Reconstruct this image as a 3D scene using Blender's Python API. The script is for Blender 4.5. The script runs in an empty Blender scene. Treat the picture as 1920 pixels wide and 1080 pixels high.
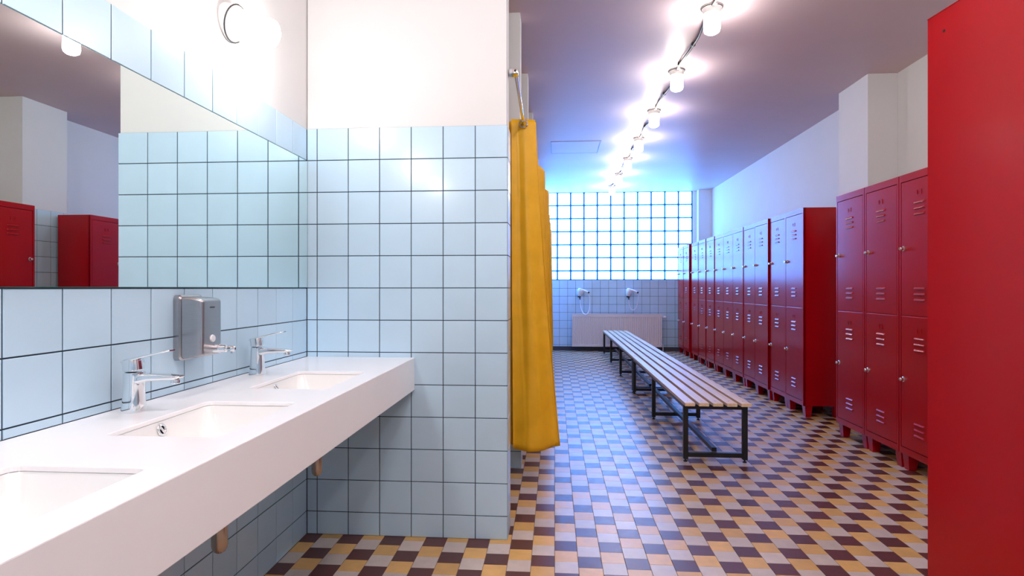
import bpy, bmesh, math, random
from mathutils import Vector, Matrix
random.seed(7)
C = bpy.context.scene.collection
SC = bpy.context.scene
PI = math.pi

# ---------------------------------------------------------------- camera, world, exposure
YAW = math.atan(80 / 1078.0)
EYE = 1.172
cam_d = bpy.data.cameras.new('camera')
cam_d.sensor_width = 36.0
cam_d.lens = 1078.0 / 1920.0 * 36.0
cam_d.clip_start = 0.02
cam = bpy.data.objects.new('camera', cam_d)
cam.location = (0, 0, EYE)
cam.rotation_euler = (PI / 2, 0, YAW)
C.objects.link(cam)
SC.camera = cam

world = bpy.data.worlds.new('world')
SC.world = world
world.use_nodes = True
world.node_tree.nodes['Background'].inputs[0].default_value = (0.45, 0.7, 1.0, 1)
world.node_tree.nodes['Background'].inputs[1].default_value = 1.0

vs = SC.view_settings
vs.view_transform = 'Standard'
vs.look = 'None'
vs.gamma = 1
vs.exposure = 0.68
vs.use_curve_mapping = False
cy = SC.cycles
cy.use_denoising = True
cy.max_bounces = 10
cy.diffuse_bounces = 6
cy.glossy_bounces = 5
cy.caustics_reflective = False
cy.caustics_refractive = False
cy.sample_clamp_indirect = 6.0
cy.blur_glossy = 0.5

NEAR_LAMP_W = 190.0      # radiance of the two unseen single globes, raised to brighten the near room
LAMP_W = 50.0          # radiance of the ceiling globes
WALL_LAMP_W = 40.0     # radiance of the wall globes
WINDOW_W = 5.0         # radiance of the glass blocks (daylight behind them)

# ---------------------------------------------------------------- materials
def mat(name, col, rough=0.5, metal=0.0, spec=0.5, coat=0.0, coat_rough=0.05, emit=None, estr=0.0):
    m = bpy.data.materials.new(name)
    m.use_nodes = True
    b = m.node_tree.nodes['Principled BSDF']
    b.inputs['Base Color'].default_value = (*col, 1)
    b.inputs['Roughness'].default_value = rough
    b.inputs['Metallic'].default_value = metal
    b.inputs['Specular IOR Level'].default_value = spec
    b.inputs['Coat Weight'].default_value = coat
    b.inputs['Coat Roughness'].default_value = coat_rough
    if emit:
        b.inputs['Emission Color'].default_value = (*emit, 1)
        b.inputs['Emission Strength'].default_value = estr
    return m

def add_noise(m, scale=8.0, amount=0.12, detail=3.0, bump=0.0, stretch=(1, 1, 1), per_object=0.0, rough_var=0.0):
    """procedural variation of the base colour (multiplied noise), optional bump and per-object variation"""
    nt = m.node_tree
    N, L = nt.nodes, nt.links
    b = N['Principled BSDF']
    col = b.inputs['Base Color'].default_value[:]
    tc = N.new('ShaderNodeTexCoord')
    mp = N.new('ShaderNodeMapping')
    mp.inputs['Scale'].default_value = stretch
    L.new(tc.outputs['Object'], mp.inputs['Vector'])
    nz = N.new('ShaderNodeTexNoise')
    nz.inputs['Scale'].default_value = scale
    nz.inputs['Detail'].default_value = detail
    vec = mp.outputs['Vector']
    oi = N.new('ShaderNodeObjectInfo')
    ad = N.new('ShaderNodeVectorMath')
    ad.operation = 'ADD'
    mul = N.new('ShaderNodeMath'); mul.operation = 'MULTIPLY'; mul.inputs[1].default_value = 31.0
    L.new(oi.outputs['Random'], mul.inputs[0])
    L.new(vec, ad.inputs[0]); L.new(mul.outputs[0], ad.inputs[1])
    L.new(ad.outputs[0], nz.inputs['Vector'])
    mr = N.new('ShaderNodeMapRange')
    mr.inputs['From Min'].default_value = 0.25
    mr.inputs['From Max'].default_value = 0.75
    mr.inputs['To Min'].default_value = 1 - amount
    mr.inputs['To Max'].default_value = 1 + amount
    L.new(nz.outputs['Fac'], mr.inputs['Value'])
    fac = mr.outputs['Result']
    if per_object:
        m2 = N.new('ShaderNodeMapRange')
        m2.inputs['To Min'].default_value = 1 - per_object
        m2.inputs['To Max'].default_value = 1 + per_object
        L.new(oi.outputs['Random'], m2.inputs['Value'])
        mm = N.new('ShaderNodeMath'); mm.operation = 'MULTIPLY'
        L.new(fac, mm.inputs[0]); L.new(m2.outputs['Result'], mm.inputs[1])
        fac = mm.outputs[0]
    vm = N.new('ShaderNodeVectorMath'); vm.operation = 'SCALE'
    vm.inputs[0].default_value = col[:3]
    L.new(fac, vm.inputs['Scale'])
    L.new(vm.outputs[0], b.inputs['Base Color'])
    if rough_var:
        r = b.inputs['Roughness'].default_value
        m3 = N.new('ShaderNodeMapRange')
        m3.inputs['From Min'].default_value = 0.3; m3.inputs['From Max'].default_value = 0.7
        m3.inputs['To Min'].default_value = max(0.0, r - rough_var); m3.inputs['To Max'].default_value = r + rough_var
        L.new(nz.outputs['Fac'], m3.inputs['Value'])
        L.new(m3.outputs['Result'], b.inputs['Roughness'])
    if bump:
        bp = N.new('ShaderNodeBump')
        bp.inputs['Strength'].default_value = bump
        bp.inputs['Distance'].default_value = 0.002
        L.new(nz.outputs['Fac'], bp.inputs['Height'])
        L.new(bp.outputs[0], b.inputs['Normal'])
    return m

M = {}
M['plaster'] = add_noise(mat('white_plaster', (0.67, 0.66, 0.655), 0.65), 3, 0.02, bump=0.05)
M['ceiling'] = add_noise(mat('ceiling_paint', (0.66, 0.51, 0.52), 0.46, spec=0.5), 1.2, 0.04, bump=0.03)
M['grout_wall'] = mat('dark_grout', (0.012, 0.022, 0.04), 0.8)
M['grout_floor'] = add_noise(mat('floor_grout', (0.15, 0.10, 0.085), 0.8), 40, 0.2)
M['tile_blue'] = add_noise(mat('blue_glazed_tile', (0.50, 0.675, 0.81), 0.2, coat=0.15), 5, 0.03, per_object=0.03)
M['tile_brown'] = add_noise(mat('brown_floor_tile', (0.095, 0.026, 0.022), 0.35), 30, 0.12, per_object=0.12, rough_var=0.05)
M['tile_yellow'] = add_noise(mat('ochre_floor_tile', (0.66, 0.39, 0.13), 0.35), 22, 0.10, per_object=0.10, rough_var=0.05)
M['tile_white'] = add_noise(mat('offwhite_floor_tile', (0.56, 0.48, 0.44), 0.35), 22, 0.08, per_object=0.08, rough_var=0.05)
M['red'] = add_noise(mat('red_locker_enamel', (0.37, 0.0012, 0.006), 0.20, spec=0.33), 1.5, 0.05, bump=0.02)
M['red_dark'] = mat('dark_recess', (0.02, 0.001, 0.002), 0.7)
M['chrome'] = mat('chrome', (0.86, 0.87, 0.88), 0.06, 1.0)
M['steel'] = add_noise(mat('brushed_steel', (0.42, 0.40, 0.41), 0.24, 1.0), 30, 0.05, stretch=(1, 1, 12))
M['trap'] = mat('trap_metal', (0.50, 0.42, 0.36), 0.16, 1.0)
M['dark'] = mat('dark_rubber', (0.012, 0.012, 0.014), 0.5)
M['mirror'] = mat('mirror_glass', (0.83, 0.93, 0.91), 0.0, 1.0)
M['mirror_edge'] = mat('mirror_edge', (0.05, 0.12, 0.12), 0.2)
M['counter'] = add_noise(mat('white_solid_surface', (0.95, 0.935, 0.95), 0.22), 6, 0.01)
M['ceramic'] = mat('white_ceramic', (0.88, 0.87, 0.86), 0.07, coat=0.4)
M['curtain'] = add_noise(mat('yellow_curtain_cloth', (0.98, 0.53, 0.014), 0.5), 14, 0.06, bump=0.12)
M['black'] = mat('black_powder_coat', (0.008, 0.008, 0.010), 0.35)
M['porcelain'] = mat('lamp_porcelain', (0.80, 0.78, 0.76), 0.3)
M['globe'] = mat('lit_lamp_glass', (0.9, 0.9, 0.9), 0.3, emit=(1.0, 0.955, 0.93), estr=LAMP_W)
M['globe_near'] = mat('lit_near_lamp_glass', (0.9, 0.9, 0.9), 0.3, emit=(1.0, 0.965, 0.945), estr=NEAR_LAMP_W)
M['globe_wall'] = mat('lit_wall_lamp_glass', (0.9, 0.9, 0.9), 0.3, emit=(1.0, 0.975, 0.96), estr=WALL_LAMP_W)
M['cable'] = mat('grey_cable', (0.02, 0.018, 0.02), 0.5)
M['radiator'] = mat('radiator_enamel', (0.78, 0.70, 0.71), 0.35)
M['plastic'] = mat('white_plastic', (0.80, 0.78, 0.80), 0.35)
M['mortar'] = mat('teal_mortar', (0.0015, 0.055, 0.11), 0.8)
M['baseboard'] = mat('dark_cove', (0.05, 0.045, 0.06), 0.6)
M['hatch'] = mat('hatch_paint', (0.36, 0.33, 0.40), 0.45)
M['cut_edge'] = mat('cut_wood_edge', (0.50, 0.27, 0.10), 0.6)

# translucent cloth
nt = M['curtain'].node_tree
tr = nt.nodes.new('ShaderNodeBsdfTranslucent'); tr.inputs[0].default_value = (0.95, 0.45, 0.01, 1)
mx = nt.nodes.new('ShaderNodeMixShader'); mx.inputs[0].default_value = 0.14
nt.links.new(nt.nodes['Principled BSDF'].outputs[0], mx.inputs[1])
nt.links.new(tr.outputs[0], mx.inputs[2])
nt.links.new(mx.outputs[0], nt.nodes['Material Output'].inputs[0])

# pine slats: long grain along Y
def wood(name, c1, c2):
    m = mat(name, c1, 0.42)
    N, L = m.node_tree.nodes, m.node_tree.links
    b = N['Principled BSDF']
    tc = N.new('ShaderNodeTexCoord'); mp = N.new('ShaderNodeMapping'); mp.inputs['Scale'].default_value = (60, 2.0, 60)
    oi = N.new('ShaderNodeObjectInfo'); ml = N.new('ShaderNodeMath'); ml.operation = 'MULTIPLY'; ml.inputs[1].default_value = 17
    ad = N.new('ShaderNodeVectorMath')
    nz = N.new('ShaderNodeTexNoise'); nz.inputs['Scale'].default_value = 1.0; nz.inputs['Detail'].default_value = 4
    cr = N.new('ShaderNodeValToRGB')
    cr.color_ramp.elements[0].position = 0.3; cr.color_ramp.elements[0].color = (*c2, 1)
    cr.color_ramp.elements[1].position = 0.6; cr.color_ramp.elements[1].color = (*c1, 1)
    L.new(tc.outputs['Object'], mp.inputs[0]); L.new(oi.outputs['Random'], ml.inputs[0])
    L.new(mp.outputs[0], ad.inputs[0]); L.new(ml.outputs[0], ad.inputs[1])
    L.new(ad.outputs[0], nz.inputs['Vector']); L.new(nz.outputs['Fac'], cr.inputs[0])
    L.new(cr.outputs[0], b.inputs['Base Color'])
    return m
M['pine'] = wood('varnished_pine', (0.80, 0.60, 0.40), (0.70, 0.47, 0.27))

# daylit glass blocks: light comes through them; emission mottled by noise and a slightly different strength per block
def glass_block():
    m = mat('daylit_glass_block', (0.55, 0.75, 0.8), 0.12, emit=(0.13, 0.52, 1.60), estr=WINDOW_W)
    N, L = m.node_tree.nodes, m.node_tree.links
    b = N['Principled BSDF']
    oi = N.new('ShaderNodeObjectInfo')
    tc = N.new('ShaderNodeTexCoord')
    nz = N.new('ShaderNodeTexNoise'); nz.inputs['Scale'].default_value = 14; nz.inputs['Detail'].default_value = 2
    L.new(tc.outputs['Object'], nz.inputs['Vector'])
    mr = N.new('ShaderNodeMapRange'); mr.inputs['To Min'].default_value = 0.88; mr.inputs['To Max'].default_value = 1.12
    L.new(oi.outputs['Random'], mr.inputs['Value'])
    m2 = N.new('ShaderNodeMapRange'); m2.inputs['From Min'].default_value = 0.3; m2.inputs['From Max'].default_value = 0.7
    m2.inputs['To Min'].default_value = 0.8 * WINDOW_W; m2.inputs['To Max'].default_value = 1.15 * WINDOW_W
    L.new(nz.outputs['Fac'], m2.inputs['Value'])
    mm = N.new('ShaderNodeMath'); mm.operation = 'MULTIPLY'
    L.new(mr.outputs[0], mm.inputs[0]); L.new(m2.outputs[0], mm.inputs[1])
    L.new(mm.outputs[0], b.inputs['Emission Strength'])
    return m
M['block'] = glass_block()

# ---------------------------------------------------------------- mesh helpers
def mesh_obj(name, bm, m, parent=None, smooth=False, loc=None, rot=None):
    me = bpy.data.meshes.new(name)
    bmesh.ops.recalc_face_normals(bm, faces=bm.faces[:])
    bm.to_mesh(me); bm.free()
    if smooth:
        for p in me.polygons: p.use_smooth = True
        me.set_sharp_from_angle(angle=math.radians(38))
    mats = m if isinstance(m, (list, tuple)) else [m]
    for x in mats: me.materials.append(x)
    o = bpy.data.objects.new(name, me)
    C.objects.link(o)
    if parent: o.parent = parent
    if loc is not None: o.location = loc
    if rot is not None: o.rotation_euler = rot
    return o

def inst(o, parent=None, loc=None, rot=None, name=None):
    c = o.copy()
    C.objects.link(c)
    c.parent = parent if parent is not None else o.parent
    if loc is not None: c.location = loc
    if rot is not None: c.rotation_euler = rot
    return c

def empty(name, loc=(0, 0, 0), rotz=0):
    o = bpy.data.objects.new(name, None)
    o.empty_display_size = 0.1
    o.location = loc
    o.rotation_euler = (0, 0, rotz)
    C.objects.link(o)
    return o

def tag(o, label=None, cat=None, group=None, kind=None):
    if label: o['label'] = label
    if cat: o['category'] = cat
    if group: o['group'] = group
    if kind: o['kind'] = kind
    return o

def copy_tree(o, parent=None):
    c = o.copy()
    C.objects.link(c)
    if parent is not None: c.parent = parent
    for ch in KIDS.get(o, []) or [x for x in bpy.data.objects if x.parent == o]:
        copy_tree(ch, c)
    return c
KIDS = {}

def index_kids(root):
    for o in list(bpy.data.objects):
        if o.parent is not None:
            KIDS.setdefault(o.parent, [])
            if o not in KIDS[o.parent]: KIDS[o.parent].append(o)

def box(bm, x0, x1, y0, y1, z0, z1, mi=0):
    v = [bm.verts.new(p) for p in ((x0, y0, z0), (x1, y0, z0), (x1, y1, z0), (x0, y1, z0), (x0, y0, z1), (x1, y0, z1), (x1, y1, z1), (x0, y1, z1))]
    for f in ((0, 3, 2, 1), (4, 5, 6, 7), (0, 1, 5, 4), (1, 2, 6, 5), (2, 3, 7, 6), (3, 0, 4, 7)):
        bm.faces.new([v[i] for i in f]).material_index = mi

def bbox(bm, x0, x1, y0, y1, z0, z1, b=0.003, seg=2):
    t = bmesh.new(); box(t, x0, x1, y0, y1, z0, z1)
    bmesh.ops.bevel(t, geom=t.edges[:], offset=b, segments=seg, affect='EDGES', profile=0.5)
    me = bpy.data.meshes.new('t'); t.to_mesh(me); t.free()
    bm.from_mesh(me); bpy.data.meshes.remove(me)

def tube(bm, pts, r, n=10, cap=True, closed=False):
    pts = [Vector(p) for p in pts]
    rs = r if isinstance(r, (list, tuple)) else [r] * len(pts)
    rings = []
    prev = None
    for i, p in enumerate(pts):
        if closed:
            t = (pts[(i + 1) % len(pts)] - pts[i - 1]).normalized()
        else:
            a = pts[max(i - 1, 0)]; b = pts[min(i + 1, len(pts) - 1)]
            t = (b - a).normalized()
        if prev is None:
            up = Vector((0, 0, 1)) if abs(t.z) < 0.9 else Vector((1, 0, 0))
            nrm = t.cross(up).normalized()
        else:
            nrm = (prev - t * prev.dot(t)).normalized()
        prev = nrm
        bn = t.cross(nrm)
        rings.append([bm.verts.new(p + nrm * rs[i] * math.cos(2 * PI * k / n) + bn * rs[i] * math.sin(2 * PI * k / n)) for k in range(n)])
    m = len(rings)
    for i in range(m if closed else m - 1):
        a, b = rings[i], rings[(i + 1) % m]
        for k in range(n):
            bm.faces.new((a[k], a[(k + 1) % n], b[(k + 1) % n], b[k]))
    if cap and not closed:
        bm.faces.new(rings[0][::-1]); bm.faces.new(rings[-1])

def lathe(bm, prof, n=24, mtx=None, cap=True):
    """profile [(r, h)] about +Z, transformed by mtx"""
    mtx = mtx or Matrix()
    rings = []
    for r, h in prof:
        if r < 1e-6:
            rings.append([bm.verts.new(mtx @ Vector((0, 0, h)))])
        else:
            rings.append([bm.verts.new(mtx @ Vector((r * math.cos(2 * PI * k / n), r * math.sin(2 * PI * k / n), h))) for k in range(n)])
    for a, b in zip(rings, rings[1:]):
        for k in range(n):
            q = []
            for v in (a[k % len(a)], a[(k + 1) % len(a)], b[(k + 1) % len(b)], b[k % len(b)]):
                if v not in q: q.append(v)
            if len(q) >= 3: bm.faces.new(q)
    if cap:
        if len(rings[0]) > 2: bm.faces.new(rings[0][::-1])
        if len(rings[-1]) > 2: bm.faces.new(rings[-1])

def rrect(cx, cy_, w, h, r, z, n=6):
    pts = []
    for (sx, sy, a0) in ((1, 1, 0), (-1, 1, PI / 2), (-1, -1, PI), (1, -1, 1.5 * PI)):
        for k in range(n + 1):
            a = a0 + k / n * PI / 2
            pts.append((cx + sx * (w / 2 - r) + r * math.cos(a), cy_ + sy * (h / 2 - r) + r * math.sin(a), z))
    return pts

def loft(bm, loops, cap_start=False, cap_end=False):
    rings = [[bm.verts.new(p) for p in lp] for lp in loops]
    for a, b in zip(rings, rings[1:]):
        n = len(a)
        for k in range(n):
            bm.faces.new((a[k], a[(k + 1) % n], b[(k + 1) % n], b[k]))
    if cap_start: bm.faces.new(rings[0][::-1])
    if cap_end: bm.faces.new(rings[-1])

def tile_bm(bm, w, h, t, ch=0.0012, off=(0, 0, 0), mtx=None):
    """tile lying in local XY with its face towards +Z (face at z=0, back at -t)"""
    L = []
    for dz, ins in ((-t, 0), (-ch, 0), (0, ch)):
        L.append([Vector((sx * (w / 2 - ins) + off[0], sy * (h / 2 - ins) + off[1], dz + off[2])) for sx, sy in ((-1, -1), (1, -1), (1, 1), (-1, 1))])
    vs_ = [[bm.verts.new((mtx @ p) if mtx else p) for p in q] for q in L]
    for a, b in zip(vs_, vs_[1:]):
        for k in range(4):
            bm.faces.new((a[k], a[(k + 1) % 4], b[(k + 1) % 4], b[k]))
    bm.faces.new(vs_[2])

_tile_cache = {}
def tile_piece(name, w, h, t, m, ch, parent, mtx):
    key = (name, round(w, 4), round(h, 4), t, m.name)
    if key not in _tile_cache:
        bm = bmesh.new(); tile_bm(bm, w, h, t, ch)
        me = bpy.data.meshes.new(name); bmesh.ops.recalc_face_normals(bm, faces=bm.faces[:]); bm.to_mesh(me); bm.free()
        me.materials.append(m)
        _tile_cache[key] = me
    o = bpy.data.objects.new(name, _tile_cache[key])
    C.objects.link(o)
    o.parent = parent
    o.matrix_basis = mtx
    return o

def spans(lo, hi, ref, pitch, gap):
    """tile spans between lo and hi, joints at ref + k*pitch"""
    k = math.floor((lo - ref) / pitch)
    out = []
    while ref + k * pitch < hi - 1e-6:
        a = max(lo, ref + k * pitch + gap / 2); b = min(hi, ref + (k + 1) * pitch - gap / 2)
        if b - a > 0.008: out.append((a, b))
        k += 1
    return out

TP, TG, TT = 0.152, 0.0036, 0.008      # wall tile pitch, joint, thickness
def tile_wall(parent, normal, plane, us, zs, joined=False, skip=None, jitter=0.0012, name='tile', m=None):
    """tiles on a vertical plane. normal '+x','-x','-y','+y'; plane = coordinate of the tile FACE"""
    m = m or M['tile_blue']
    bmj = bmesh.new() if joined else None
    for (u0, u1) in us:
        for (z0, z1) in zs:
            if skip and skip((u0 + u1) / 2, (z0 + z1) / 2): continue
            w, h = u1 - u0, z1 - z0
            uc, zc = (u0 + u1) / 2, (z0 + z1) / 2
            if normal[1] == 'x':
                s = 1 if normal[0] == '+' else -1
                base = Matrix(((0, 0, s, plane), (s, 0, 0, uc), (0, 1, 0, zc), (0, 0, 0, 1)))
            else:
                s = 1 if normal[0] == '+' else -1
                base = Matrix(((-s, 0, 0, uc), (0, 0, s, plane), (0, 1, 0, zc), (0, 0, 0, 1)))
            j = Matrix.Rotation(random.gauss(0, jitter), 4, 'X') @ Matrix.Rotation(random.gauss(0, jitter), 4, 'Y')
            mt = base @ j
            if joined: tile_bm(bmj, w, h, TT, 0.0012, mtx=mt)
            else: tile_piece(name, w, h, TT, m, 0.0012, parent, mt)
    if joined:
        o = mesh_obj('tiles', bmj, m, parent)
        o['kind'] = 'stuff'
        return o

def struct(name, bm, m, parent=None, smooth=False):
    o = mesh_obj(name, bm, m, parent, smooth)
    if parent is None: o['kind'] = 'structure'
    return o

# ---------------------------------------------------------------- key dimensions
XL, XR = -1.18, 2.86         # left tile face, right plaster face
YP = 2.665                   # partition tile face
YB = 10.87                   # back wall face
YR = -3.0                    # wall behind the camera
ZC = 2.97                    # ceiling
ZT = 1.932                   # top of the wall tiles
XE = -0.217                  # partition ends (tile face)
FS = 0.1002                  # floor tile pitch
CT_ = 0.845
HJ = EYE                     # a wall joint runs at eye height
zs_all = spans(0.001, ZT, HJ, TP, TG)

# ---------------------------------------------------------------- floor
bm = bmesh.new(); box(bm, XL - 0.3, XR + 0.3, YR - 0.2, YB + 0.2, -0.12, -0.0015)
floor = struct('floor', bm, M['grout_floor'])

def proj(x, y, z):
    s, c = math.sin(YAW), math.cos(YAW)
    d = -x * s + y * c
    l = x * c + y * s
    if d < 0.05: return None
    return 960 + 1078 * l / d, 540 - 1078 * (z - EYE) / d

cands = []
nx0 = math.floor(XL / FS); nx1 = math.ceil(XR / FS)
for i in range(nx0, nx1):
    x0, x1 = i * FS, (i + 1) * FS
    x0c, x1c = max(x0, XL), min(x1, XR)
    if x1c - x0c < 0.01: continue
    shift = 0.0 if i % 2 == 0 else 1.5
    j0 = math.floor((YR - 2.674) / FS) - 3; j1 = math.ceil((YB - 2.674) / FS) + 3
    for j in range(j0, j1):
        y0 = 2.674 + (j - 1 + shift) * FS; y1 = y0 + FS
        y0c, y1c = max(y0, YR), min(y1, YB)
        if y1c - y0c < 0.01: continue
        colr = ('tile_brown', 'tile_white', 'tile_yellow')[j % 3]   # j=0 is brown, towards the camera comes yellow then white
        g = 0.0011 if True else 0
        gx = 0.0018
        rect = (x0c + gx / 2, x1c - gx / 2, y0c + g / 2, y1c - g / 2)
        xc, yc = (rect[0] + rect[1]) / 2, (rect[2] + rect[3]) / 2
        area = 0
        p = [proj(a, b, 0) for a, b in ((rect[0], rect[2]), (rect[1], rect[2]), (rect[1], rect[3]), (rect[0], rect[3]))]
        if all(p):
            cx_, cy_ = sum(q[0] for q in p) / 4, sum(q[1] for q in p) / 4
            vis = 300 < cx_ < 1745 and cy_ < 1085 and not (xc < -0.2 and yc > 2.66) and not (xc < -0.2 and cx_ < 1045 - (cy_ - 540) * 0.99)
            if vis:
                area = abs(sum(p[k][0] * p[(k + 1) % 4][1] - p[(k + 1) % 4][0] * p[k][1] for k in range(4))) / 2
        cands.append((area, rect, colr))
cands.sort(key=lambda t: -t[0])
joined = {k: bmesh.new() for k in ('tile_brown', 'tile_white', 'tile_yellow')}
bmj = bmesh.new()
order = ['tile_brown', 'tile_white', 'tile_yellow']
for n, (area, r, colr) in enumerate(cands):
    w, h = r[1] - r[0], r[3] - r[2]
    mt = Matrix.Translation(((r[0] + r[1]) / 2, (r[2] + r[3]) / 2, 0)) @ Matrix.Rotation(random.gauss(0, 0.0015), 4, 'X') @ Matrix.Rotation(random.gauss(0, 0.0015), 4, 'Y')
    if n < 300:
        tile_piece('floor_tile', w, h, 0.006, M[colr], 0.0007, floor, mt)
    else:
        nf = len(bmj.faces)
        tile_bm(bmj, w, h, 0.006, 0.0007, mtx=mt)
        bmj.faces.ensure_lookup_table()
        for f in bmj.faces[nf:]: f.material_index = order.index(colr)
o = mesh_obj('floor_tiles', bmj, [M[k] for k in order], floor); o['kind'] = 'stuff'

# ---------------------------------------------------------------- walls and ceiling
bm = bmesh.new(); box(bm, XL - 0.3, XR + 0.3, YR - 0.2, YB + 0.2, ZC, ZC + 0.15)
ceiling = struct('ceiling', bm, M['ceiling'])

bm = bmesh.new(); box(bm, XL - 0.25, XL - 0.004, YR, YB, -0.001, ZC, 0)
wall_left = struct('wall_left', bm, M['plaster'])
bm = bmesh.new(); box(bm, XL - 0.006, XL - 0.0025, YR, YB, 0, ZT - 0.001)
o = mesh_obj('grout', bm, M['grout_wall'], wall_left)
us_l = spans(-0.52, YP - 0.002, 2.668 - 40 * TP, TP, TG)
MZ0, MZ1 = HJ, HJ + 4 * TP                                   # mirror: from eye height up, one tile row left above it
zs_l = [z for z in zs_all if z[1] < 0.73] + [(CT_ + 0.001, HJ - 2 * TP - TG / 2)] + [z for z in zs_all if z[0] > 0.86]
tile_wall(wall_left, '+x', XL, us_l, zs_l, skip=lambda u, z: MZ0 < z < MZ1)
tile_wall(wall_left, '+x', XL, spans(YR, -0.53, 2.668 - 40 * TP, TP, TG), zs_all, joined=True)
tile_wall(wall_left, '+x', XL, spans(2.85, YB, 2.668 - 40 * TP, TP, TG), zs_all, joined=True)

bm = bmesh.new(); box(bm, XR, XR + 0.25, YR, YB, -0.001, ZC)
wall_right = struct('wall_right', bm, M['plaster'])
bm = bmesh.new(); box(bm, XR - 0.006, XR, YR, YB, 0, ZT - 0.001)
mesh_obj('grout', bm, M['grout_wall'], wall_right)
tile_wall(wall_right, '-x', XR - 0.008, spans(YR, YB - 0.01, 5.024, TP, TG), zs_all, joined=True)

def column(name, y0, y1):
    X0 = 2.62
    bm = bmesh.new(); box(bm, X0, XR - 0.001, y0, y1, 0, ZC - 0.001)
    c = struct(name, bm, M['plaster'])
    bm = bmesh.new(); box(bm, X0 - 0.0055, XR - 0.01, y0 - 0.0055, min(y1 + 0.0055, YB - 0.02), 0, ZT - 0.001)
    mesh_obj('grout', bm, M['grout_wall'], c)
    tile_wall(c, '-x', X0 - 0.008, spans(y0 - 0.006, min(y1 + 0.006, YB - 0.02), y0 - 0.008, TP, TG), zs_all)
    tile_wall(c, '-y', y0 - 0.008, spans(X0 - 0.006, XR - 0.012, X0 - 0.008, TP, TG), zs_all)
    if y1 < YB - 0.1:
        tile_wall(c, '+y', y1 + 0.008, spans(X0 - 0.006, XR - 0.012, X0 - 0.008, TP, TG), zs_all, joined=True)
column('wall_column_near', 5.03, 5.525)
column('wall_column_far', 10.72, YB - 0.001)

bm = bmesh.new(); box(bm, XL - 0.3, XR + 0.3, YR - 0.2, YR, -0.001, ZC)
wall_rear = struct('wall_rear', bm, M['plaster'])
bm = bmesh.new(); box(bm, XL, XR, YR, YR + 0.004, 0, ZT - 0.001)
mesh_obj('grout', bm, M['grout_wall'], wall_rear)
tile_wall(wall_rear, '+y', YR + 0.007, spans(XL, XR, 0.0, TP, TG), zs_all, joined=True)

# back wall: tiled parapet below the glass-block window, plaster strip to its right
WX0, WX1, WZ0 = -1.194, 2.541, 1.322
bm = bmesh.new()
box(bm, XL - 0.25, XR + 0.25, YB, YB + 0.25, -0.001, WZ0)
box(bm, WX1 + 0.012, XR + 0.25, YB, YB + 0.25, WZ0, ZC)
wall_back = struct('wall_back', bm, M['plaster'])
bm = bmesh.new(); box(bm, XL, 2.62, YB - 0.006, YB - 0.001, 0, WZ0 - 0.001)
mesh_obj('grout', bm, M['grout_wall'], wall_back)
bz = [(a, b) for a, b in spans(0.001, WZ0 - 0.002, 1.319, 0.1515, 0.0045)]
tile_wall(wall_back, '-y', YB - 0.009, spans(XL + 0.003, 2.61, 0.242, 0.1528, 0.0045), bz, skip=lambda u, z: u < -0.25)
tile_wall(wall_back, '-y', YB - 0.009, spans(XL + 0.003, -0.22, 0.242, 0.1528, 0.0045), bz, joined=True, skip=lambda u, z: u > -0.25)
bm = bmesh.new(); bbox(bm, -0.2, 2.6, YB - 0.026, YB - 0.0095, 0.0, 0.075, 0.004)
tag(mesh_obj('baseboard_back', bm, M['baseboard']), kind='structure')

# window of glass blocks
bm = bmesh.new(); box(bm, WX0 - 0.002, WX1 + 0.012, YB + 0.016, YB + 0.055, WZ0, ZC)
window = struct('window_1', bm, M['mortar'])
bxs = [(WX0 + 0.2490 * k, WX0 + 0.2490 * (k + 1)) for k in range(15)]
bzs = [(WZ0, WZ0 + 0.172)] + [(WZ0 + 0.172 + 0.246 * k, WZ0 + 0.172 + 0.246 * (k + 1)) for k in range(6)]
blk = {}
for (x0, x1) in bxs:
    for (z0, z1) in bzs:
        w, h = x1 - x0 - 0.028, min(z1, ZC) - z0 - 0.024
        key = (round(w, 3), round(h, 3))
        if key not in blk:
            bm = bmesh.new()
            loops = []
            for (ins, dy, rr) in ((0.0, 0.0, 0.012), (0.0, 0.030, 0.012), (0.006, 0.038, 0.012), (0.018, 0.041, 0.010)):
                loops.append([(p[0], -p[2] , p[1]) for p in rrect(0, 0, w - 2 * ins, h - 2 * ins, rr, dy, n=2)])
            loft(bm, loops, False, True)
            me = bpy.data.meshes.new('glass_block'); bmesh.ops.recalc_face_normals(bm, faces=bm.faces[:]); bm.to_mesh(me); bm.free()
            me.materials.append(M['block']); blk[key] = me
        o = bpy.data.objects.new('glass_block', blk[key]); C.objects.link(o); o.parent = window
        o.location = ((x0 + x1) / 2, YB + 0.0155 + 0.016, (z0 + min(z1, ZC)) / 2)

# shower partitions
def partition(name, y0, first=False):
    y1 = y0 + 0.165
    x1 = XE - 0.008
    bm = bmesh.new(); box(bm, XL, x1, y0 + 0.008, y1 - 0.008, 0, ZC - 0.001)
    w = struct(name, bm, M['plaster'])
    bm = bmesh.new(); box(bm, XL + 0.001, x1 + 0.0055, y0 + 0.0025, y1 - 0.0025, 0, ZT - 0.001)
    mesh_obj('grout', bm, M['grout_wall'], w)
    tile_wall(w, '-y', y0, spans(XL + 0.002, XE - 0.001, XE - 7 * TP - 0.001, TP, TG), zs_all, joined=not first)
    tile_wall(w, '+x', XE, spans(y0 + 0.002, y1 - 0.002, y0 + 0.0825 - TP / 2, TP, TG), zs_all, joined=not first)
    tile_wall(w, '+y', y1, spans(XL + 0.002, XE - 0.001, XE - 7 * TP - 0.001, TP, TG), zs_all, joined=True)
    return w
PY = [YP + 1.07 * k for k in range(8)]
for k, y in enumerate(PY):
    partition('wall_partition_%d' % (k + 1), y, k == 0)

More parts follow.
